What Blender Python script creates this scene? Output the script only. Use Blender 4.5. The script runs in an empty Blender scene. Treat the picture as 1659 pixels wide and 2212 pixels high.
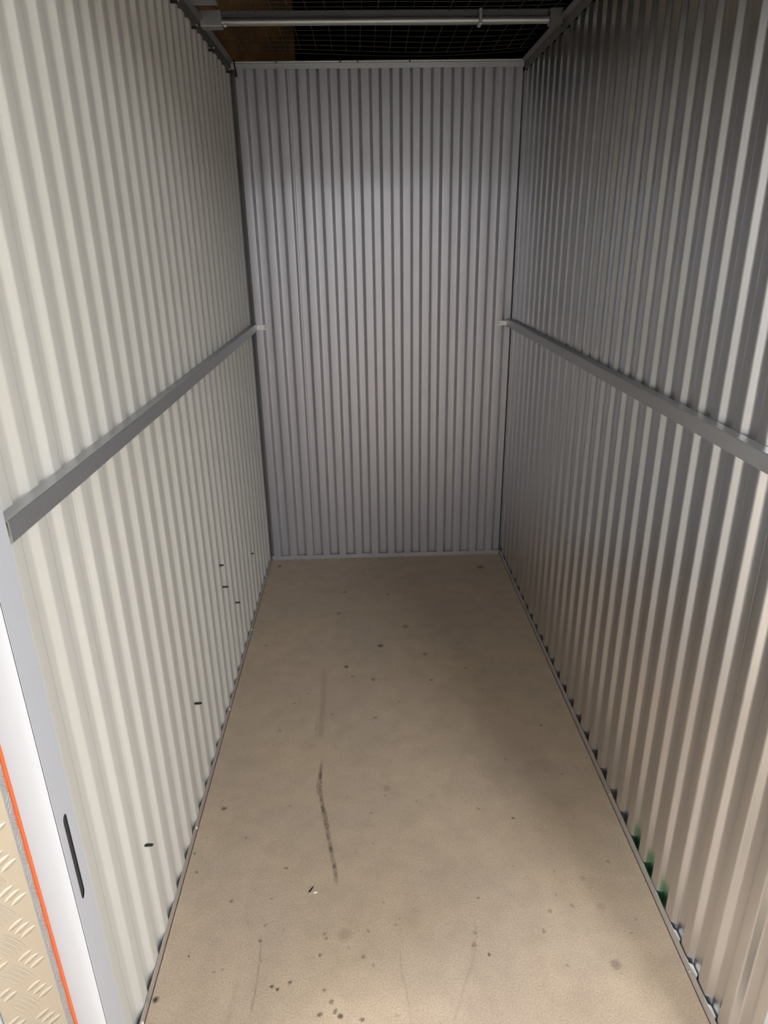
import bpy, bmesh, math, random
from mathutils import Matrix, Vector
random.seed(7)
scene = bpy.context.scene
COL = scene.collection

# ------------------------------------------------------------------ camera, world, exposure
cam_data = bpy.data.cameras.new('camera')
cam = bpy.data.objects.new('camera', cam_data); COL.objects.link(cam)
R = Vector((0.9993187, -0.0336703, -0.0151143)); U = Vector((0.0264646, 0.3682895, 0.9293344)); F = Vector((0.0257245, 0.9291013, -0.3689296))
m = Matrix.Identity(4)
for i in range(3):
    m[i][0], m[i][1], m[i][2] = R[i], U[i], -F[i]
m[0][3], m[1][3], m[2][3] = 0.508, 0.0, 1.55
cam.matrix_world = m
cam_data.sensor_fit = 'HORIZONTAL'; cam_data.sensor_width = 36.0
cam_data.lens = 36.0 * 1469.73 / 1659.0
cam_data.clip_start = 0.02
scene.camera = cam

world = bpy.data.worlds.new('world'); scene.world = world
world.use_nodes = True
world.node_tree.nodes['Background'].inputs[0].default_value = (0.004, 0.004, 0.004, 1)
world.node_tree.nodes['Background'].inputs[1].default_value = 1.0

vs = scene.view_settings
vs.view_transform = 'Standard'; vs.look = 'None'; vs.gamma = 1.0; vs.use_curve_mapping = False
vs.exposure = 0.17

LAMP_BACK = 22.0      # short batten by the opposite wall
LAMP_MAIN = 58.0      # corridor batten behind the doorway
LAMP_SIDE = 280.0      # next batten along the corridor
HALL_FILL = 14.0       # added fill light for the brown hall panel, no fixture

# ------------------------------------------------------------------ dimensions
W, D, H = 1.21, 3.261, 2.235
YF = 0.808            # doorway plane
PITCH, REC, SLOPE, DEPTH = 0.0856, 0.026, 0.0145, 0.0105

# ------------------------------------------------------------------ materials
def new_mat(name):
    mt = bpy.data.materials.new(name); mt.use_nodes = True
    nt = mt.node_tree
    return mt, nt, nt.nodes['Principled BSDF']

def simple(name, col, rough=0.5, metal=0.0, var=0.05, scale=60.0, bump=0.0, bscale=300.0):
    mt, nt, b = new_mat(name)
    N, L = nt.nodes, nt.links
    tc = N.new('ShaderNodeTexCoord')
    nz = N.new('ShaderNodeTexNoise'); nz.inputs['Scale'].default_value = scale; nz.inputs['Detail'].default_value = 4
    L.new(tc.outputs['Object'], nz.inputs['Vector'])
    mx = N.new('ShaderNodeMix'); mx.data_type = 'RGBA'
    c2 = [max(0, c * (1 - var)) for c in col]; c1 = [min(1, c * (1 + var)) for c in col]
    mx.inputs[6].default_value = (*c2, 1); mx.inputs[7].default_value = (*c1, 1)
    L.new(nz.outputs['Fac'], mx.inputs[0]); L.new(mx.outputs[2], b.inputs['Base Color'])
    b.inputs['Roughness'].default_value = rough; b.inputs['Metallic'].default_value = metal
    if bump:
        n2 = N.new('ShaderNodeTexNoise'); n2.inputs['Scale'].default_value = bscale
        L.new(tc.outputs['Object'], n2.inputs['Vector'])
        bp = N.new('ShaderNodeBump'); bp.inputs['Strength'].default_value = bump; bp.inputs['Distance'].default_value = 0.001
        L.new(n2.outputs['Fac'], bp.inputs['Height']); L.new(bp.outputs['Normal'], b.inputs['Normal'])
    return mt

M = {}
M['cream'] = simple('cream_painted_steel', (0.59, 0.583, 0.55), 0.42, 0.0, 0.02, 40, 0.04, 500)
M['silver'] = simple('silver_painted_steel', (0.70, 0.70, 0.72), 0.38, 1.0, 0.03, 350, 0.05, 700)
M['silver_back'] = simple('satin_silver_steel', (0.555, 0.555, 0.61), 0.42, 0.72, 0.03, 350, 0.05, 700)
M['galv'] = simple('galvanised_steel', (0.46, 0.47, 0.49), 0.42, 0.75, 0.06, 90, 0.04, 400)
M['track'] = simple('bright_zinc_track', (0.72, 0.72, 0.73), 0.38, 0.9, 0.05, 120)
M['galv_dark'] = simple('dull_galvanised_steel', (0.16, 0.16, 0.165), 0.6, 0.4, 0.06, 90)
M['white'] = simple('white_painted_steel', (0.53, 0.555, 0.615), 0.35, 0.0, 0.015, 200, 0.05, 900)
M['orange'] = simple('orange_paint', (0.85, 0.16, 0.04), 0.45, 0.0, 0.03)
M['plate'] = simple('tread_aluminium', (0.62, 0.62, 0.62), 0.36, 1.0, 0.03, 60)
M['black'] = simple('black_plastic', (0.012, 0.012, 0.013), 0.5, 0.0, 0.1)
M['slot_shade'] = simple('painted_slot_shade', (0.035, 0.035, 0.034), 0.7, 0.0, 0.1)  # shade inside the jamb slot, put into the colour
M['wire'] = simple('galvanised_wire', (0.09, 0.085, 0.075), 0.6, 0.3, 0.1)
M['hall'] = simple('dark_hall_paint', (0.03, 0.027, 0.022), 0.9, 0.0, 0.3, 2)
M['corr_wall'] = simple('corridor_white', (0.50, 0.50, 0.49), 0.5, 0.0, 0.02)
M['corr_floor'] = simple('corridor_floor_board', (0.46, 0.36, 0.24), 0.6, 0.0, 0.06, 20)
M['white_chip'] = simple('white_flake', (0.8, 0.8, 0.78), 0.6, 0.0, 0.03)

def brown_mat():
    mt, nt, b = new_mat('rusty_brown_board'); N, L = nt.nodes, nt.links
    tc = N.new('ShaderNodeTexCoord'); nz = N.new('ShaderNodeTexNoise')
    nz.inputs['Scale'].default_value = 5.0; nz.inputs['Detail'].default_value = 6
    L.new(tc.outputs['Object'], nz.inputs['Vector'])
    cr = N.new('ShaderNodeValToRGB'); e = cr.color_ramp.elements
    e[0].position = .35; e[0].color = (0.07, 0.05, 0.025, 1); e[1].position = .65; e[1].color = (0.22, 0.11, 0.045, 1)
    L.new(nz.outputs['Fac'], cr.inputs[0]); L.new(cr.outputs[0], b.inputs['Base Color'])
    b.inputs['Roughness'].default_value = .9
    return mt
M['brown'] = brown_mat()

def silver_stained():
    # silver sheet with the green spray stains low down near the door
    mt, nt, b = new_mat('silver_painted_steel_green_stain'); N, L = nt.nodes, nt.links
    tc = N.new('ShaderNodeTexCoord'); sp = N.new('ShaderNodeSeparateXYZ'); L.new(tc.outputs['Object'], sp.inputs[0])
    nz = N.new('ShaderNodeTexNoise'); nz.inputs['Scale'].default_value = 350; L.new(tc.outputs['Object'], nz.inputs['Vector'])
    mx = N.new('ShaderNodeMix'); mx.data_type = 'RGBA'
    mx.inputs[6].default_value = (.74, .745, .775, 1); mx.inputs[7].default_value = (.78, .785, .815, 1); L.new(nz.outputs['Fac'], mx.inputs[0])
    def mr(sock, a, bb, c, d):
        n = N.new('ShaderNodeMapRange'); n.inputs[1].default_value = a; n.inputs[2].default_value = bb; n.inputs[3].default_value = c; n.inputs[4].default_value = d
        n.interpolation_type = 'SMOOTHSTEP'
        L.new(sock, n.inputs[0]); return n.outputs[0]
    def mul(a, c):
        n = N.new('ShaderNodeMath'); n.operation = 'MULTIPLY'; L.new(a, n.inputs[0]); L.new(c, n.inputs[1]); return n.outputs[0]
    n2 = N.new('ShaderNodeTexNoise'); n2.inputs['Scale'].default_value = 60; L.new(tc.outputs['Object'], n2.inputs['Vector'])
    zz = N.new('ShaderNodeMath'); zz.operation = 'MULTIPLY_ADD'; L.new(n2.outputs['Fac'], zz.inputs[0]); zz.inputs[1].default_value = .03; L.new(sp.outputs['Z'], zz.inputs[2])
    k = mul(mr(sp.outputs['X'], W + .0025, W + .006, 0, .8), mul(mul(mr(zz.outputs[0], .07, .115, 1, 0), mr(sp.outputs['Y'], 1.14, 1.17, 0, 1)), mr(sp.outputs['Y'], 1.37, 1.41, 1, 0)))
    m2 = N.new('ShaderNodeMix'); m2.data_type = 'RGBA'; L.new(k, m2.inputs[0]); L.new(mx.outputs[2], m2.inputs[6]); m2.inputs[7].default_value = (.10, .42, .20, 1)
    L.new(m2.outputs[2], b.inputs['Base Color'])
    b.inputs['Metallic'].default_value = 1.0; b.inputs['Roughness'].default_value = .28
    bp = N.new('ShaderNodeBump'); bp.inputs['Strength'].default_value = .05; bp.inputs['Distance'].default_value = .001
    n3 = N.new('ShaderNodeTexNoise'); n3.inputs['Scale'].default_value = 700; L.new(tc.outputs['Object'], n3.inputs['Vector'])
    L.new(n3.outputs['Fac'], bp.inputs['Height']); L.new(bp.outputs['Normal'], b.inputs['Normal'])
    return mt
M['silver_stain'] = silver_stained()

SPOTS = [(0.551, 2.408, 0.0119, 0.7), (0.412, 2.267, 0.0102, 0.7), (0.438, 2.201, 0.0078, 0.4), (0.516, 2.176, 0.0099, 0.45), (0.736, 2.161, 0.0066, 0.5), (0.729, 2.337, 0.0117, 0.35), (0.664, 2.554, 0.015, 0.4), (0.52, 1.953, 0.0081, 0.3), (0.367, 1.979, 0.0061, 0.3), (0.227, 2.046, 0.0052, 0.4), (0.548, 1.618, 0.0124, 0.2), (0.268, 1.347, 0.0046, 0.6), (0.077, 2.438, 0.0072, 0.35), (0.064, 1.563, 0.0077, 0.6), (0.014, 1.017, 0.0077, 0.97), (0.268, 1.037, 0.0052, 0.75), (0.28, 1.028, 0.0052, 0.7), (0.308, 1.043, 0.0046, 0.6), (0.386, 1.023, 0.0045, 0.5), (0.372, 1.103, 0.0041, 0.5), (0.38, 1.155, 0.0042, 0.45), (0.385, 1.143, 0.0042, 0.45), (0.474, 1.095, 0.0054, 0.45), (0.496, 1.074, 0.0047, 0.3), (0.555, 1.172, 0.0035, 0.4), (0.14, 1.254, 0.0044, 0.5), (0.241, 1.256, 0.0037, 0.4), (0.064, 1.115, 0.0041, 0.6), (0.227, 1.144, 0.0048, 0.6), (0.378, 0.97, 0.0062, 0.6), (0.424, 0.966, 0.0062, 0.7), (0.412, 0.975, 0.005, 0.55), (0.402, 0.996, 0.0057, 0.5), (0.47, 0.957, 0.005, 0.6), (0.031, 1.345, 0.0054, 0.5), (0.012, 1.406, 0.004, 0.5), (0.485, 1.158, 0.0042, 0.4), (0.907, 1.486, 0.0042, 0.7), (0.766, 1.236, 0.0044, 0.5), (0.767, 1.087, 0.0047, 0.7), (1.052, 1.051, 0.0133, 0.35), (0.908, 1.139, 0.0056, 0.35), (0.937, 1.191, 0.0057, 0.3), (0.996, 1.203, 0.0058, 0.3), (0.978, 1.304, 0.0046, 0.3), (1.13, 1.328, 0.0062, 0.25), (0.742, 1.141, 0.0056, 0.35), (0.735, 1.112, 0.0069, 0.35), (1.046, 1.279, 0.0091, 0.2), (1.067, 1.197, 0.013, 0.15), (0.052, 3.184, 0.012, 0.7), (1.082, 3.106, 0.0177, 0.6), (0.395, 2.882, 0.011, 0.4), (0.37, 2.683, 0.0104, 0.4), (0.597, 2.846, 0.0096, 0.3), (1.087, 1.881, 0.005, 0.6), (0.933, 1.725, 0.0056, 0.3), (0.873, 2.407, 0.0096, 0.2), (0.13, 1.074, 0.004, 0.35), (0.429, 1.15, 0.0181, 0.16)]
# scuffs: list of (x at y) knots, half-width, strength
SCUFFS = [
    ([(1.285, .405), (1.319, .401), (1.425, .381), (1.524, .361), (1.634, .344), (1.70, .342), (1.76, .345)], .0048, .80, 34),
    ([(1.42, .384), (1.524, .366), (1.58, .352), (1.634, .336), (1.68, .337), (1.70, .338)], .0032, .65, 40),
    ([(1.84, .331), (1.95, .333), (2.10, .331), (2.272, .327)], .010, .22, 14),
    ([(1.84, .315), (1.92, .316), (1.97, .318)], .004, .25, 20),
    ([(.965, .226), (1.05, .232), (1.15, .228), (1.17, .222)], .0022, .30, 20),
    ([(.92, .575), (1.0, .57), (1.08, .56), (1.14, .57)], .002, .16, 12),
    ([(.94, .18), (1.02, .185), (1.10, .19)], .005, .12, 12),
    ([(.93, .66), (1.02, .70), (1.10, .735), (1.2, .75)], .003, .15, 15),
]

def floor_mat():
    mt, nt, b = new_mat('worn_chipboard'); N, L = nt.nodes, nt.links
    tc = N.new('ShaderNodeTexCoord'); co = tc.outputs['Object']
    def noise(scale, detail=5, rough=.55, vec=co):
        n = N.new('ShaderNodeTexNoise'); n.inputs['Scale'].default_value = scale; n.inputs['Detail'].default_value = detail
        n.inputs['Roughness'].default_value = rough; L.new(vec, n.inputs['Vector']); return n
    def math_(op, a, c=None, clamp=False):
        n = N.new('ShaderNodeMath'); n.operation = op; n.use_clamp = clamp
        for i, s in enumerate((a, c)):
            if s is None: continue
            if isinstance(s, (int, float)): n.inputs[i].default_value = s
            else: L.new(s, n.inputs[i])
        return n.outputs[0]
    def mr(s, a, bb, c, d):
        n = N.new('ShaderNodeMapRange'); L.new(s, n.inputs[0])
        for i, v in enumerate((a, bb, c, d)): n.inputs[i + 1].default_value = v
        return n.outputs[0]
    # mottled warm board
    n1 = noise(3.2, 6); n2 = noise(260, 3, .7); n3 = noise(14, 6, .6)
    cr = N.new('ShaderNodeValToRGB'); e = cr.color_ramp.elements
    e[0].position = .33; e[0].color = (0.415, 0.332, 0.257, 1); e[1].position = .68; e[1].color = (0.46, 0.362, 0.262, 1)
    L.new(n1.outputs['Fac'], cr.inputs[0])
    grain = mr(n2.outputs['Fac'], .3, .7, .78, 1.18); blot = mr(n3.outputs['Fac'], .3, .7, .91, 1.07)
    g = math_('MULTIPLY', grain, blot)
    mg = N.new('ShaderNodeMix'); mg.data_type = 'RGBA'; mg.blend_type = 'MULTIPLY'; mg.inputs[0].default_value = 1
    L.new(cr.outputs[0], mg.inputs[6]); L.new(g, mg.inputs[7])
    # warped coordinates so that spots are ragged
    wn = noise(90, 3); wv = N.new('ShaderNodeVectorMath'); wv.operation = 'MULTIPLY_ADD'
    L.new(wn.outputs['Color'], wv.inputs[0]); wv.inputs[1].default_value = (.012, .012, 0); 
    off = N.new('ShaderNodeVectorMath'); off.operation = 'ADD'; L.new(co, off.inputs[0]); off.inputs[1].default_value = (-.006, -.006, 0)
    L.new(off.outputs[0], wv.inputs[2])
    flat = N.new('ShaderNodeVectorMath'); flat.operation = 'MULTIPLY'; L.new(wv.outputs[0], flat.inputs[0]); flat.inputs[1].default_value = (1, 1, 0)
    acc = None
    for x, y, r, s in SPOTS:
        d = N.new('ShaderNodeVectorMath'); d.operation = 'DISTANCE'; L.new(flat.outputs[0], d.inputs[0]); d.inputs[1].default_value = (x, y, 0)
        v = mr(d.outputs['Value'], r * .45, r * 1.25, min(.97, s * 1.15), 0)
        acc = v if acc is None else math_('MAXIMUM', acc, v)
    sp = N.new('ShaderNodeSeparateXYZ'); L.new(co, sp.inputs[0])
    for knots, hw, s, ns in SCUFFS:
        y0, y1 = knots[0][0], knots[-1][0]
        t = mr(sp.outputs['Y'], y0, y1, 0, 1)
        fc = N.new('ShaderNodeFloatCurve'); cv = fc.mapping.curves[0]
        xs = [k[1] for k in knots]; x0, x1 = min(xs) - .01, max(xs) + .01
        pts = [((k[0] - y0) / (y1 - y0), (k[1] - x0) / (x1 - x0)) for k in knots]
        cv.points[0].location = pts[0]; cv.points[1].location = pts[-1]
        for q in pts[1:-1]: cv.points.new(*q)
        fc.mapping.update(); L.new(t, fc.inputs['Value'])
        xc = mr(fc.outputs[0], 0, 1, x0, x1)
        dd = math_('ABSOLUTE', math_('SUBTRACT', sp.outputs['X'], xc))
        band = mr(dd, hw * .4, hw * 1.7, 1, 0)
        ends = math_('MULTIPLY', mr(sp.outputs['Y'], y0, y0 + .03, 0, 1), mr(sp.outputs['Y'], y1 - .06, y1, 1, 0))
        nn = noise(ns, 6, .7); br = mr(nn.outputs['Fac'], .36, .58, .15, 1)
        v = math_('MULTIPLY', math_('MULTIPLY', band, ends), math_('MULTIPLY', br, s))
        acc = math_('MAXIMUM', acc, v)
    # faint smudges
    n4 = noise(7, 7, .65); sm = mr(n4.outputs['Fac'], .58, .75, 0, .16)
    acc = math_('MAXIMUM', acc, sm)
    n5 = noise(45, 2, .5); sm2 = mr(n5.outputs['Fac'], .70, .78, 0, .45)
    acc = math_('MAXIMUM', acc, sm2)
    md = N.new('ShaderNodeMix'); md.data_type = 'RGBA'
    L.new(acc, md.inputs[0]); L.new(mg.outputs[2], md.inputs[6]); md.inputs[7].default_value = (.035, .028, .02, 1)
    L.new(md.outputs[2], b.inputs['Base Color'])
    b.inputs['Roughness'].default_value = .55; b.inputs['Specular IOR Level'].default_value = .35
    bp = N.new('ShaderNodeBump'); bp.inputs['Strength'].default_value = .12; bp.inputs['Distance'].default_value = .001
    L.new(n2.outputs['Fac'], bp.inputs['Height']); L.new(bp.outputs['Normal'], b.inputs['Normal'])
    return mt
M['floor'] = floor_mat()

def emit_mat():
    mt, nt, b = new_mat('lamp_diffuser')
    b.inputs['Base Color'].default_value = (.9, .9, .9, 1)
    b.inputs['Emission Color'].default_value = (1, .99, .96, 1); b.inputs['Emission Strength'].default_value = 6
    return mt
M['lamp'] = emit_mat()

# ------------------------------------------------------------------ mesh helpers
def box(bm, x0, x1, y0, y1, z0, z1):
    v = [bm.verts.new((x, y, z)) for z in (z0, z1) for y in (y0, y1) for x in (x0, x1)]
    for f in ((0, 2, 3, 1), (4, 5, 7, 6), (0, 1, 5, 4), (2, 6, 7, 3), (0, 4, 6, 2), (1, 3, 7, 5)):
        bm.faces.new([v[i] for i in f])

def prism(bm, pts, axis, a, b):
    """closed polygon pts (p,q) extruded along axis from a to b; axis x: (a,p,q) y: (p,a,q) z: (p,q,a)"""
    def P(t, p, q): return (t, p, q) if axis == 'x' else ((p, t, q) if axis == 'y' else (p, q, t))
    v0 = [bm.verts.new(P(a, *p)) for p in pts]; v1 = [bm.verts.new(P(b, *p)) for p in pts]
    n = len(pts)
    bm.faces.new(v0); bm.faces.new(v1[::-1])
    for i in range(n):
        bm.faces.new((v0[i], v1[i], v1[(i + 1) % n], v0[(i + 1) % n]))

def tube(bm, pts, r, n=6):
    rings = []
    for i, p in enumerate(pts):
        p = Vector(p); a = Vector(pts[max(0, i - 1)]); c = Vector(pts[min(len(pts) - 1, i + 1)])
        t = (c - a).normalized(); u = t.orthogonal().normalized() if i == 0 else (u - t * u.dot(t)).normalized()
        w = t.cross(u)
        rings.append([bm.verts.new(p + r * (math.cos(k * 2 * math.pi / n) * u + math.sin(k * 2 * math.pi / n) * w)) for k in range(n)])
    for A, B in zip(rings, rings[1:]):
        for k in range(n): bm.faces.new((A[k], A[(k + 1) % n], B[(k + 1) % n], B[k]))
    bm.faces.new(rings[0][::-1]); bm.faces.new(rings[-1])

def dome(bm, c, nrm, r, hgt, n=10):
    nrm = Vector(nrm).normalized(); u = nrm.orthogonal().normalized(); w = nrm.cross(u); c = Vector(c)
    prev = None
    for a, rr in ((0, 1), (.35, .95), (.75, .65)):
        ring = [bm.verts.new(c + nrm * hgt * a + r * rr * (math.cos(k * 2 * math.pi / n) * u + math.sin(k * 2 * math.pi / n) * w)) for k in range(n)]
        if prev:
            for k in range(n): bm.faces.new((prev[k], prev[(k + 1) % n], ring[(k + 1) % n], ring[k]))
        else: bm.faces.new(ring[::-1])
        prev = ring
    top = bm.verts.new(c + nrm * hgt)
    for k in range(n): bm.faces.new((prev[k], prev[(k + 1) % n], top))

def link(name, bm, mat, parent=None, smooth=None, bevel=0.0):
    bmesh.ops.recalc_face_normals(bm, faces=bm.faces[:])
    me = bpy.data.meshes.new(name); bm.to_mesh(me); bm.free()
    me.materials.append(mat)
    if smooth is not None:
        me.polygons.foreach_set('use_smooth', [True] * len(me.polygons))
        me.set_sharp_from_angle(angle=math.radians(smooth))
    o = bpy.data.objects.new(name, me); COL.objects.link(o)
    if parent: o.parent = parent
    if bevel:
        bv = o.modifiers.new('bevel', 'BEVEL'); bv.width = bevel; bv.segments = 2; bv.limit_method = 'ANGLE'
    return o

def one(name, mat, *boxes, parent=None, bevel=0.0):
    bm = bmesh.new()
    for b in boxes: box(bm, *b)
    return link(name, bm, mat, parent, bevel=bevel)

def tag(o, label=None, cat=None, group=None, kind=None):
    for k, v in (('label', label), ('category', cat), ('group', group), ('kind', kind)):
        if v: o[k] = v
    return o

def empty(name, loc=(0, 0, 0)):
    o = bpy.data.objects.new(name, None); COL.objects.link(o); o.location = loc; o.empty_display_size = .05
    return o

# ------------------------------------------------------------------ corrugated sheets
def profile(s0, s1, centre, REC=REC, SLOPE=SLOPE, DEPTH=DEPTH, r=.0036):
    """(s, depth) polyline of a trapezoidal sheet, corners rounded; depth>0 is away from the room"""
    raw = []
    k0 = math.floor((s0 - centre) / PITCH) - 1; k1 = math.ceil((s1 - centre) / PITCH) + 1
    for k in range(k0, k1 + 1):
        c = centre + k * PITCH
        raw += [(c - REC / 2 - SLOPE, 0), (c - REC / 2, DEPTH), (c + REC / 2, DEPTH), (c + REC / 2 + SLOPE, 0)]
    out = []
    for i in range(1, len(raw) - 1):
        p = Vector(raw[i]); a = (Vector(raw[i - 1]) - p).normalized() * r + p; c = (Vector(raw[i + 1]) - p).normalized() * r + p
        for t in (0, .25, .5, .75, 1):
            q = (1 - t) ** 2 * a + 2 * t * (1 - t) * p + t * t * c
            out.append((q.x, q.y))
    def at(s):
        for (sa, da), (sb, db) in zip(out, out[1:]):
            if sa <= s <= sb: return da + (db - da) * (s - sa) / max(1e-9, sb - sa)
        return 0
    mid = [p for p in out if s0 < p[0] < s1]
    return [(s0, at(s0))] + mid + [(s1, at(s1))]

def sheet(parent, side, s0, s1, centre, z0, z1, mat, lift=0.0):
    T = .0008
    bm = bmesh.new()
    pts = profile(s0, s1, centre, .0285, .0120, .0125, .0014) if side == 'back' else profile(s0, s1, centre)
    nz = 2
    def P(s, d, z):
        d -= lift
        if side == 'left': return (-d, s, z)
        if side == 'right': return (W + d, s, z)
        return (s, D + d, z)
    F_ = [[bm.verts.new(P(s, d, z)) for z in (z0, z1)] for s, d in pts]
    B_ = [[bm.verts.new(P(s, d + T, z)) for z in (z0, z1)] for s, d in pts]
    n = len(pts)
    for i in range(n - 1):
        bm.faces.new((F_[i][0], F_[i + 1][0], F_[i + 1][1], F_[i][1]))
        bm.faces.new((B_[i][1], B_[i + 1][1], B_[i + 1][0], B_[i][0]))
        bm.faces.new((F_[i][0], B_[i][0], B_[i + 1][0], F_[i + 1][0]))
        bm.faces.new((F_[i][1], F_[i + 1][1], B_[i + 1][1], B_[i][1]))
    for i in (0, n - 1):
        bm.faces.new((F_[i][0], F_[i][1], B_[i][1], B_[i][0]))
    return link('cladding_sheet', bm, mat, parent, smooth=40)

CL, CR, CB = 1.046, 1.273, 0.0775     # recess centres (left wall in y, right in y, back in x)
ZT = 2.200
wl = tag(empty('wall_left', (0, 2, 0)), 'cream corrugated steel wall of the storage unit', 'wall', kind='structure'); wl.location = (0, 0, 0)
cuts = [.868, 1.178, 2.205, D + .022]
for i in range(3):
    sheet(wl, 'left', cuts[i] - (.03 if i else 0), cuts[i + 1], CL, .003, ZT, M['cream'], lift=.0010 * (i % 2))
wr = tag(empty('wall_right'), 'silver corrugated steel wall with a green stain at its foot', 'wall', kind='structure')
cuts = [.786, 1.147, 2.174, D + .022]
for i in range(3):
    sheet(wr, 'right', cuts[i] - (.03 if i else 0), cuts[i + 1], CR, .003, ZT, M['silver_stain'], lift=.0010 * (i % 2))
wb = tag(empty('wall_back'), 'silver corrugated steel wall closing the end of the unit', 'wall', kind='structure')
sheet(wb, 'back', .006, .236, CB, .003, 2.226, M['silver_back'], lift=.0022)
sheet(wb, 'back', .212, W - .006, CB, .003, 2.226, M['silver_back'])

bm = bmesh.new(); prism(bm, [(.2285, D + .0125), (.2300, D + .0065), (.2365, D + .0065), (.2380, D + .0125)], 'z', .004, 2.212)
link('lap_seam', bm, M['silver_back'], wb)

# corner angles behind the sheet joints
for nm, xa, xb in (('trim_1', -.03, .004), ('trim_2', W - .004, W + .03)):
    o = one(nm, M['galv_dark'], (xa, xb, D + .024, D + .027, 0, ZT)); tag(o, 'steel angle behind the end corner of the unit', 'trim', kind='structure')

# floor board of the unit
bm = bmesh.new(); box(bm, .004, W - .004, YF + .01, D - .004, -.018, 0)
fl = link('floor', bm, M['floor']); tag(fl, 'worn tan chipboard floor with scuffs and dark spots', 'floor', kind='structure')

# base tracks: upright leg in front of the sheet + foot behind it
def base_track(name, label, side, s0, s1, hz=.027):
    bm = bmesh.new(); t = .0012; e = .0014
    if side == 'left':
        box(bm, e, e + t, s0, s1, 0, hz); box(bm, -.03, e, s0, s1, -.004, -.0005)
    elif side == 'right':
        box(bm, W - e - t, W - e, s0, s1, 0, hz); box(bm, W - e, W + .03, s0, s1, -.004, -.0005)
    else:
        box(bm, s0, s1, D - .0016 - t, D - .0016, 0, hz); box(bm, s0, s1, D - .0016, D + .022, -.004, -.0005)
    o = link(name, bm, M['track']); return tag(o, label, 'baseboard', kind='structure')
tl = base_track('baseboard_left', 'galvanised base track under the cream wall', 'left', .866, D - .004)
tr = base_track('baseboard_right', 'galvanised base track under the silver side wall', 'right', .786, D - .004)
tb = base_track('baseboard_back', 'silver base track under the end wall', 'back', .006, W - .006, .022)
tb.data.materials[0] = M['silver_back']
for y in (.962, 1.483, 2.01, 2.547, 3.05):
    bm = bmesh.new(); dome(bm, (.0026, y, .012), (1, 0, .3), .0045, .0025); link('screw', bm, M['white_chip'], tl, smooth=50)
for y in (1.02, 1.55, 2.10, 2.65):
    bm = bmesh.new(); dome(bm, (W - .0026, y, .012), (-1, 0, .3), .004, .0022); link('screw', bm, M['galv'], tr, smooth=50)

for k_ in (2, 3, 4):  # added white blocks standing in for the lit track foot in the near recesses
    yc = CR - PITCH * k_
    bm = bmesh.new(); prism(bm, [(W - .0008, yc - .019), (W + .008, yc - .012), (W + .008, yc + .010), (W + .003, yc + .015), (W - .0008, yc + .017)], 'z', 0, .020 + .004 * (k_ % 2))
    link('lit_foot_block', bm, M['white_chip'], tr, bevel=.002)

# head tracks
def head_track(name, label, side, s0, s1):
    bm = bmesh.new(); t = .0012; e = .002; z0, z1 = 2.196, 2.238
    if side == 'left': pr = [(e, z0), (e + t, z0), (e + t, z1 - .010), (e + .010, z1 - .004), (e + .016, z1), (-.03, z1), (-.03, z1 - t), (e, z1 - t)]
    elif side == 'right': pr = [(W - e, z0), (W - e - t, z0), (W - e - t, z1 - .010), (W - e - .010, z1 - .004), (W - e - .016, z1), (W + .03, z1), (W + .03, z1 - t), (W - e, z1 - t)]
    if side in ('left', 'right'): prism(bm, pr, 'y', s0, s1)
    else:
        e = .0006; lip = [(D - e - t - .004 + .0055 * math.cos(q), z1 - .002 + .0055 * math.sin(q)) for q in [math.radians(-60 - 30 * k_) for k_ in range(7)]]
        pr = [(D - e, z0 + .016), (D - e - t, z0 + .016)] + lip + [(D + .02, z1 + .0035), (D + .02, z1), (D - e, z1)]
        prism(bm, pr, 'x', s0, s1)
    o = link(name, bm, M['galv_dark'] if side != 'back' else M['galv']); return tag(o, label, 'trim', kind='structure')
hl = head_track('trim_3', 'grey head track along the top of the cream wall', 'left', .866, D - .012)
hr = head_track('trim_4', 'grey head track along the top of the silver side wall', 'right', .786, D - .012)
hb = head_track('trim_5', 'silver head track along the top of the end wall', 'back', .004, W - .004)
for y in (2.05, 2.323, 2.569, 2.84, 3.165):
    bm = bmesh.new(); tube(bm, [(-.006, y, 2.186), (.012, y, 2.185), (.016, y, 2.185)], .0042, 8); link('screw_tip', bm, M['black'], hl)
    bm = bmesh.new(); dome(bm, (.0034, y + .06, 2.205), (1, 0, 0), .005, .003); link('screw', bm, M['white_chip'], hl, smooth=50)
for x in (.19, .45, .52, .733):
    one('notch', M['galv_dark'], (x - .004, x + .004, D - .0125, D - .0105, 2.230, 2.240), parent=hb, bevel=.0008)

# ------------------------------------------------------------------ mid rails
def rail(name, side, label):
    sg = 1 if side == 'left' else -1; x0 = 0.0016 if side == 'left' else W - .0016
    X = lambda d: x0 + sg * d
    y0 = .8645 if side == 'left' else .786
    root = empty(name, (x0, y0, 1.178))
    z0, z1 = 1.176, 1.208
    bm = bmesh.new()
    prism(bm, [(X(0), z1), (X(.022), z1), (X(.0235), z1 - .0015), (X(.0235), z0), (X(.022), z0), (X(.022), z1 - .002), (X(0), z1 - .002)], 'y', y0, D - .004)
    def adopt(o):
        o.parent = root; o.matrix_parent_inverse = Matrix.Translation(-root.location); return o
    adopt(link('rail_angle', bm, M['galv']))
    bm = bmesh.new(); xa, xb = sorted((X(.004), X(.072)))
    box(bm, xa, xb, D - .0036, D - .0016, z0 + .003, z1 - .007)
    br = adopt(link('end_bracket', bm, M['track'], bevel=.0005))
    bm = bmesh.new(); dome(bm, (X(.063), D - .0036, 1.19), (0, -1, 0), .007, .004)
    s = adopt(link('screw', bm, M['white_chip'], smooth=50))
    return tag(root, label, 'rail')
rail('mid_rail', 'left', 'galvanised angle rail running across the cream corrugated wall')
rail('mid_rail', 'right', 'galvanised angle rail running across the silver corrugated side wall')

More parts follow.
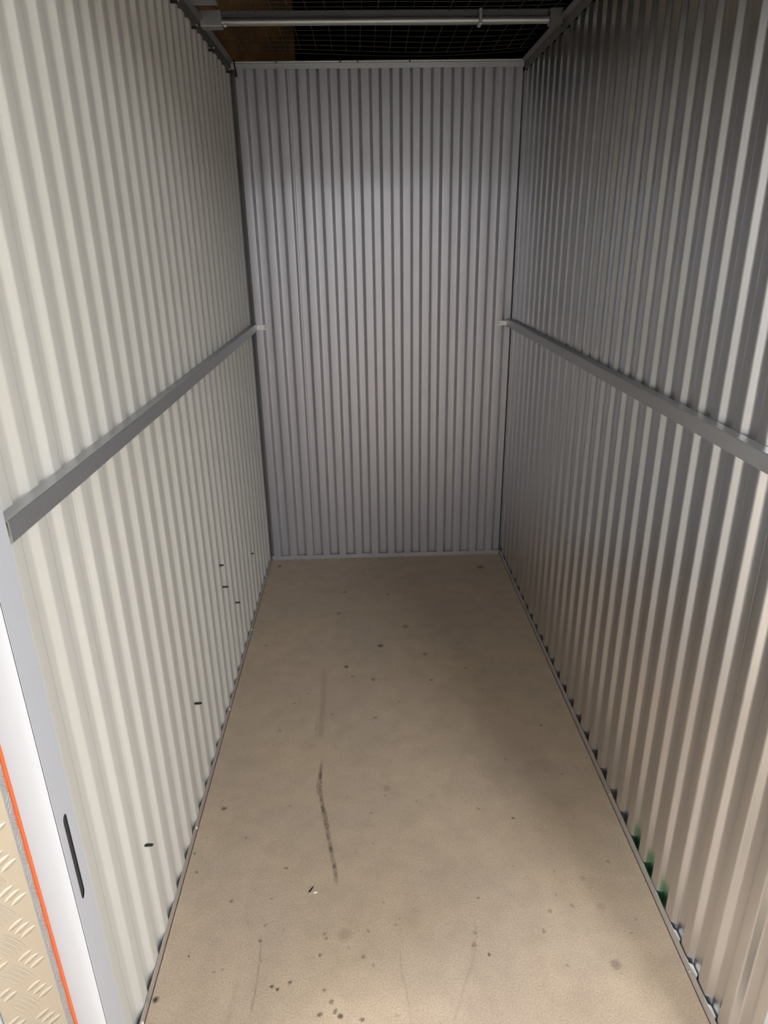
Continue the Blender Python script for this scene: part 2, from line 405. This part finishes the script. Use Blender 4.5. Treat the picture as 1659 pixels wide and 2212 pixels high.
# ------------------------------------------------------------------ black screw tips poking through the cream wall
for y, z, ln in ((2.109, .533, .018), (2.12, .444, .024), (2.303, .280, .020), (1.660, .305, .014), (1.153, .309, .015), (2.717, .292, .012)):
    bm = bmesh.new(); tube(bm, [(-.012, y, z), (ln * .75, y, z)], .0034, 8)
    tip = bm.verts.new((ln, y, z + .001)); ring = [f for f in bm.faces if len(f.verts) == 8 and f.calc_center_median().x > 0][0]
    rv = list(ring.verts); bm.faces.remove(ring)
    for i in range(8): bm.faces.new((rv[i], rv[(i + 1) % 8], tip))
    link('screw_tip', bm, M['black'], wl)

# ------------------------------------------------------------------ roof of the unit: cross bar, bracket, mesh
def crossbar():
    root = empty('roof_crossbar', (W / 2, 2.70, H - .01))
    def adopt(o):
        o.parent = root; o.matrix_parent_inverse = Matrix.Translation(-root.location); return o
    y, z = 2.70, 2.236
    bm = bmesh.new()
    pr = [(y + .0115 * math.cos(a_), z - .004 + .0115 * math.sin(a_)) for a_ in [math.radians(t) for t in range(0, 360, 18)]]
    prism(bm, pr, 'x', .004, W - .004)
    adopt(link('bar', bm, M['galv'], smooth=35))
    adopt(one('flange', M['galv_dark'], (.004, W - .004, y + .012, y + .0145, z - .004, z + .030)))
    for xa, xb, d in ((.918, .934, .002), (.0, .075, .003)):
        bm = bmesh.new(); box(bm, xa + .005, xb, y - .021 - d, y + .02, z - .019 - d, z + .026); adopt(link('bracket', bm, M['galv'], bevel=.003))
    bm = bmesh.new(); box(bm, W - .05, W - .006, y - .022, y + .02, z - .02, z + .026); adopt(link('bracket', bm, M['galv_dark'], bevel=.003))
    bm = bmesh.new(); dome(bm, (.085, y - .012, z - .016), (0, -.3, -1), .005, .006); adopt(link('screw', bm, M['white_chip'], smooth=50))
    return tag(root, 'galvanised steel cross bar spanning the open roof between the side walls', 'roof bar')
crossbar()
bm = bmesh.new()
prism(bm, [(2.485, 2.252), (2.485, 2.242), (2.545, 2.236), (2.552, 2.240), (2.552, 2.252)], 'x', .006, .090)
tag(link('roof_bracket', bm, M['galv'], bevel=.001), 'short galvanised plate bracket sticking out from the cream wall head track', 'bracket')

def mesh_roof():
    root = empty('wire_mesh_roof', (W / 2, 2, 2.265)); c = .058
    def zf(x, y):
        return 2.268 - .012 * math.sin(math.pi * min(1, max(0, x / W))) - .010 * math.sin(x * 5 + y * 3) * .5 + .006 * math.sin(y * 9 + 1)
    bm = bmesh.new()
    x = .01
    while x < W:
        tube(bm, [(x + .004 * math.sin(i * .3 + x * 20), .9 + i * .12, zf(x, .9 + i * .12)) for i in range(20)], .0011, 4); x += c
    y = .92
    while y < D - .01:
        tube(bm, [(i * W / 12, y + .006 * math.sin(i * .5 + y * 11), zf(i * W / 12, y) + .002) for i in range(13)], .0011, 4); y += c
    o = link('wire', bm, M['wire'], root); o.matrix_parent_inverse = Matrix.Translation(-root.location); o['kind'] = 'stuff'
    return tag(root, 'grey wire mesh stretched over the open top of the unit', 'wire mesh')
mesh_roof()

bm = bmesh.new()
tube(bm, [(.020, D - .016, 2.244), (.021, D - .018, 2.225), (.025, D - .018, 2.205), (.026, D - .016, 2.190)], .0028, 6)
box(bm, .021, .030, D - .021, D - .013, 2.183, 2.196)
tag(link('cable_tie', bm, M['black']), 'short black cable tie hanging from the head track in the corner', 'cable tie')

# ------------------------------------------------------------------ door jamb by the cream wall, with strike slot
def jamb():
    JX = .022
    root = empty('door_jamb', (-.003, .83, 0))
    def adopt(o, p=None):
        o.parent = p or root; o.matrix_parent_inverse = Matrix.Translation(-root.location); return o
    y0, y1, zt = YF, .8625, 2.16
    # reveal with a rounded slot cut through it
    bm = bmesh.new()
    outer = [(y0, 0), (y1, 0), (y1, zt), (y0, zt)]
    sy, hw, za, zb = .8330, .0075, .5436, .7234
    inner = []
    for k in range(9): a = math.pi + math.pi * k / 8; inner.append((sy + hw * math.cos(a), za + .012 + .012 * math.sin(a)))
    for k in range(9): a = math.pi * k / 8; inner.append((sy + hw * math.cos(a), zb - .012 + .012 * math.sin(a)))
    edges = []
    for loop in (outer, inner):
        vs_ = [bm.verts.new((JX, p, q)) for p, q in loop]
        edges += [bm.edges.new((vs_[i], vs_[(i + 1) % len(vs_)])) for i in range(len(vs_))]
    bmesh.ops.triangle_fill(bm, use_beauty=True, use_dissolve=False, edges=edges)
    ex = bmesh.ops.extrude_face_region(bm, geom=bm.faces[:])
    bmesh.ops.translate(bm, verts=[v for v in ex['geom'] if isinstance(v, bmesh.types.BMVert)], vec=(-.0015, 0, 0))
    adopt(link('reveal', bm, M['white']))
    bm = bmesh.new()
    prism(bm, [(JX - .0515, y0), (JX - .0005, y0), (JX - .0005, y0 + .0015), (JX - .05, y0 + .0015), (JX - .05, y1), (JX - .0515, y1)], 'z', 0, zt)
    adopt(link('face_plate', bm, M['white']))
    bm = bmesh.new(); box(bm, JX - .006, JX - .0035, y0 + .004, y1 - .003, .45, .80)  # dark plate right behind the slot, colour stands in for the cavity's shade
    adopt(link('slot_shade_plate', bm, M['slot_shade']))
    return tag(root, 'white steel door jamb with a long narrow latch slot at the end of the cream wall', 'door jamb')
jamb()
# right jamb
root = empty('door_jamb', (W + .02, .75, 0))
bm = bmesh.new(); prism(bm, [(W - .005, .722), (W - .005, .783), (W + .05, .783), (W + .05, .722)], 'z', 0, 2.16)
o = link('reveal', bm, M['white'], root); o.matrix_parent_inverse = Matrix.Translation(-root.location)
tag(root, 'white steel door jamb at the end of the silver side wall', 'door jamb')

# ------------------------------------------------------------------ tread plate corner guard + orange edge on the pier
PX, PY = -.0325, .7860
o = one('pier_edging', M['orange'], (-.0385, -.0299, YF - .0035, YF + .03, 0, 2.16)); tag(o, 'thin orange edging strip between the white jamb and the tread plate', 'edging')
guard = empty('tread_plate_guard', (-.09, PY, 0))
def adoptg(o):
    o.parent = guard; o.matrix_parent_inverse = Matrix.Translation(-guard.location); return o
def bar_pts(L_, w):   # lozenge outline in local (u,v)
    return [(-L_ / 2, 0), (-L_ / 4, w * .42), (0, w / 2), (L_ / 4, w * .42), (L_ / 2, 0), (L_ / 4, -w * .42), (0, -w / 2), (-L_ / 4, -w * .42)]
bm = bmesh.new()
GXL = -.139
prism(bm, [(PX, PY), (GXL, PY), (GXL, PY + .002), (PX - .002, PY + .002), (PX - .002, YF - .004), (PX, YF - .004)], 'z', 0, 1.25)
adoptg(link('plate', bm, M['plate']))
bm = bmesh.new(); cell = .036; hgt = .0012
def lozenge(place, u0, v0, ang):
    ca, sa = math.cos(ang), math.sin(ang)
    outer = [(u0 + ca * p - sa * q, v0 + sa * p + ca * q) for p, q in bar_pts(.045, .0086)]
    inner = [(u0 + ca * p - sa * q, v0 + sa * p + ca * q) for p, q in bar_pts(.028, .0024)]
    A = [bm.verts.new(place(u, v, 0)) for u, v in outer]; B = [bm.verts.new(place(u, v, hgt)) for u, v in inner]
    for i in range(8): bm.faces.new((A[i], A[(i + 1) % 8], B[(i + 1) % 8], B[i]))
    bm.faces.new(B)
front = lambda u, v, d: (u, PY - .0001 - d, v)
def ret(u, v, d):     # wraps round the corner: u measured from the corner edge
    return (PX + .0001 + d, PY + .001 + u * .8, v)
for col in range(4):                      # alternating columns of bar groups, right-hand column rising to the right
    u = PX - .024 - col * .0345
    for r_ in range(18):
        v = .03 + r_ * .072 + (.036 if col % 2 else 0)
        ang = math.radians(45 if col % 2 == 0 else -45)
        for k in range(4):
            o_ = (k - 1.5) * .0118
            uu, vv = u - math.sin(ang) * o_, v + math.cos(ang) * o_
            if GXL + .0165 < uu < PX - .0165: lozenge(front, uu, vv, ang)
for r_ in range(36):
    for k in range(3):
        lozenge(lambda u, v, d: ret(u * .40 + .0008, v, d), .0265, .03 + r_ * .036 + (k - 1) * .0105, math.radians(14 if r_ % 2 else -14))
ob = adoptg(link('tread_bars', bm, M['plate'], smooth=20)); ob['kind'] = 'stuff'
tag(guard, 'aluminium tread plate wrapped round the pier beside the orange edging', 'tread plate')
# neighbour unit: white jamb and door beyond the pier
o = one('door_jamb', M['white'], (-.200, GXL - .002, PY - .004, YF + .06, 0, 2.16), bevel=.001); tag(o, 'white steel door jamb on the far side of the tread plate', 'door jamb')

# ------------------------------------------------------------------ facade, corridor and dark hall
def struct(name, mat, label, *boxes):
    return tag(one(name, mat, *boxes), label, name.split('_')[0], kind='structure')
XL, XR, YB, ZC = -5.2, 6.2, -1.9, 2.52
struct('wall_front', M['corr_wall'], 'white front partition around the doorway',
       (XL, -.2005, YF + .008, YF + .03, 0, 2.235), (W + .051, XR, .735, .77, 0, 2.235),
       (XL, -.2005, YF + .005, YF + .03, 2.236, 2.90), (W + .051, XR, YF + .005, YF + .03, 2.236, 2.90), (-.2005, W + .051, YF - .035, YF - .005, 2.165, 2.90))
struct('wall_corridor', M['corr_wall'], 'white corridor wall opposite the unit', (XL, XR, YB - .03, YB, 0, 2.9))
struct('wall_corridor_end_1', M['corr_wall'], 'white wall closing one end of the corridor', (XL - .03, XL, YB, YF, 0, 2.9))
struct('wall_corridor_end_2', M['corr_wall'], 'white wall closing the other end of the corridor', (XR, XR + .03, YB, YF, 0, 2.9))
struct('ceiling_corridor', M['corr_wall'], 'white corridor ceiling', (XL, XR, YB, YF - .036, ZC, ZC + .03))
struct('floor_corridor', M['corr_floor'], 'tan corridor floor board', (XL, XR, YB, .72, -.02, -.001))
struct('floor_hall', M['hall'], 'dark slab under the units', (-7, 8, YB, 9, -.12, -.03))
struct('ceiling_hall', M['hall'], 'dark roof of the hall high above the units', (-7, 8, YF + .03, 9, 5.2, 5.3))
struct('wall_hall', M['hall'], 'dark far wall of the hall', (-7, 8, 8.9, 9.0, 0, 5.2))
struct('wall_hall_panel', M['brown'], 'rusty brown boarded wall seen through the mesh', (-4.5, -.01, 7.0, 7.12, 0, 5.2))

def batten(x, y, z, ln, power, label, wd=.12):
    root = empty('batten_lamp', (x, y, z))
    def adopt(o):
        o.parent = root; o.matrix_parent_inverse = Matrix.Translation(-root.location); return o
    adopt(one('housing', M['white'], (x - wd / 2, x + wd / 2, y - ln / 2 - .02, y + ln / 2 + .02, z + .02, z + .06), bevel=.004))
    adopt(one('diffuser', M['lamp'], (x - wd / 2 + .01, x + wd / 2 - .01, y - ln / 2, y + ln / 2, z + .004, z + .02), bevel=.006))
    ld = bpy.data.lights.new('batten_light', 'AREA'); ld.shape = 'RECTANGLE'; ld.size = wd; ld.size_y = ln
    ld.energy = power; ld.color = (.965, .98, 1.0)
    lo = bpy.data.objects.new('batten_light', ld); COL.objects.link(lo); lo.location = (0, 0, 0); lo.parent = root
    return tag(root, label, 'ceiling lamp')
batten(1.62, -.60, 2.45, 1.2, LAMP_MAIN, 'white linear batten lamp on the corridor ceiling close to the doorway')
batten(.30, -1.20, 2.45, .6, LAMP_BACK, 'short white batten lamp on the corridor ceiling by the opposite wall', .3)
batten(4.1, -.70, 2.45, 1.2, LAMP_SIDE * .42, 'white linear batten lamp at the short end of the corridor ceiling')
batten(-3.2, -.70, 2.45, 1.2, LAMP_SIDE, 'white linear batten lamp further along the corridor ceiling')
ld = bpy.data.lights.new('hall_fill', 'POINT'); ld.energy = HALL_FILL; ld.shadow_soft_size = .2; ld.color = (1, .85, .6)  # added point light without a lamp body, brightens the brown panel
lo = bpy.data.objects.new('hall_fill', ld); COL.objects.link(lo); lo.location = (-1.4, 6.2, 4.2)

# ------------------------------------------------------------------ small debris on the floor
bm = bmesh.new(); prism(bm, [(.333, 1.270), (.339, 1.272), (.346, 1.287), (.341, 1.282)], 'z', 0, .003)
tag(link('plastic_shard', bm, M['black']), 'tiny black shard lying on the chipboard floor beside a white flake', 'debris')
bm = bmesh.new(); prism(bm, [(.345, 1.268), (.352, 1.266), (.357, 1.269), (.352, 1.272)], 'z', 0, .0015)
tag(link('paint_flake', bm, M['white_chip']), 'tiny white flake lying on the chipboard floor beside a black shard', 'debris')
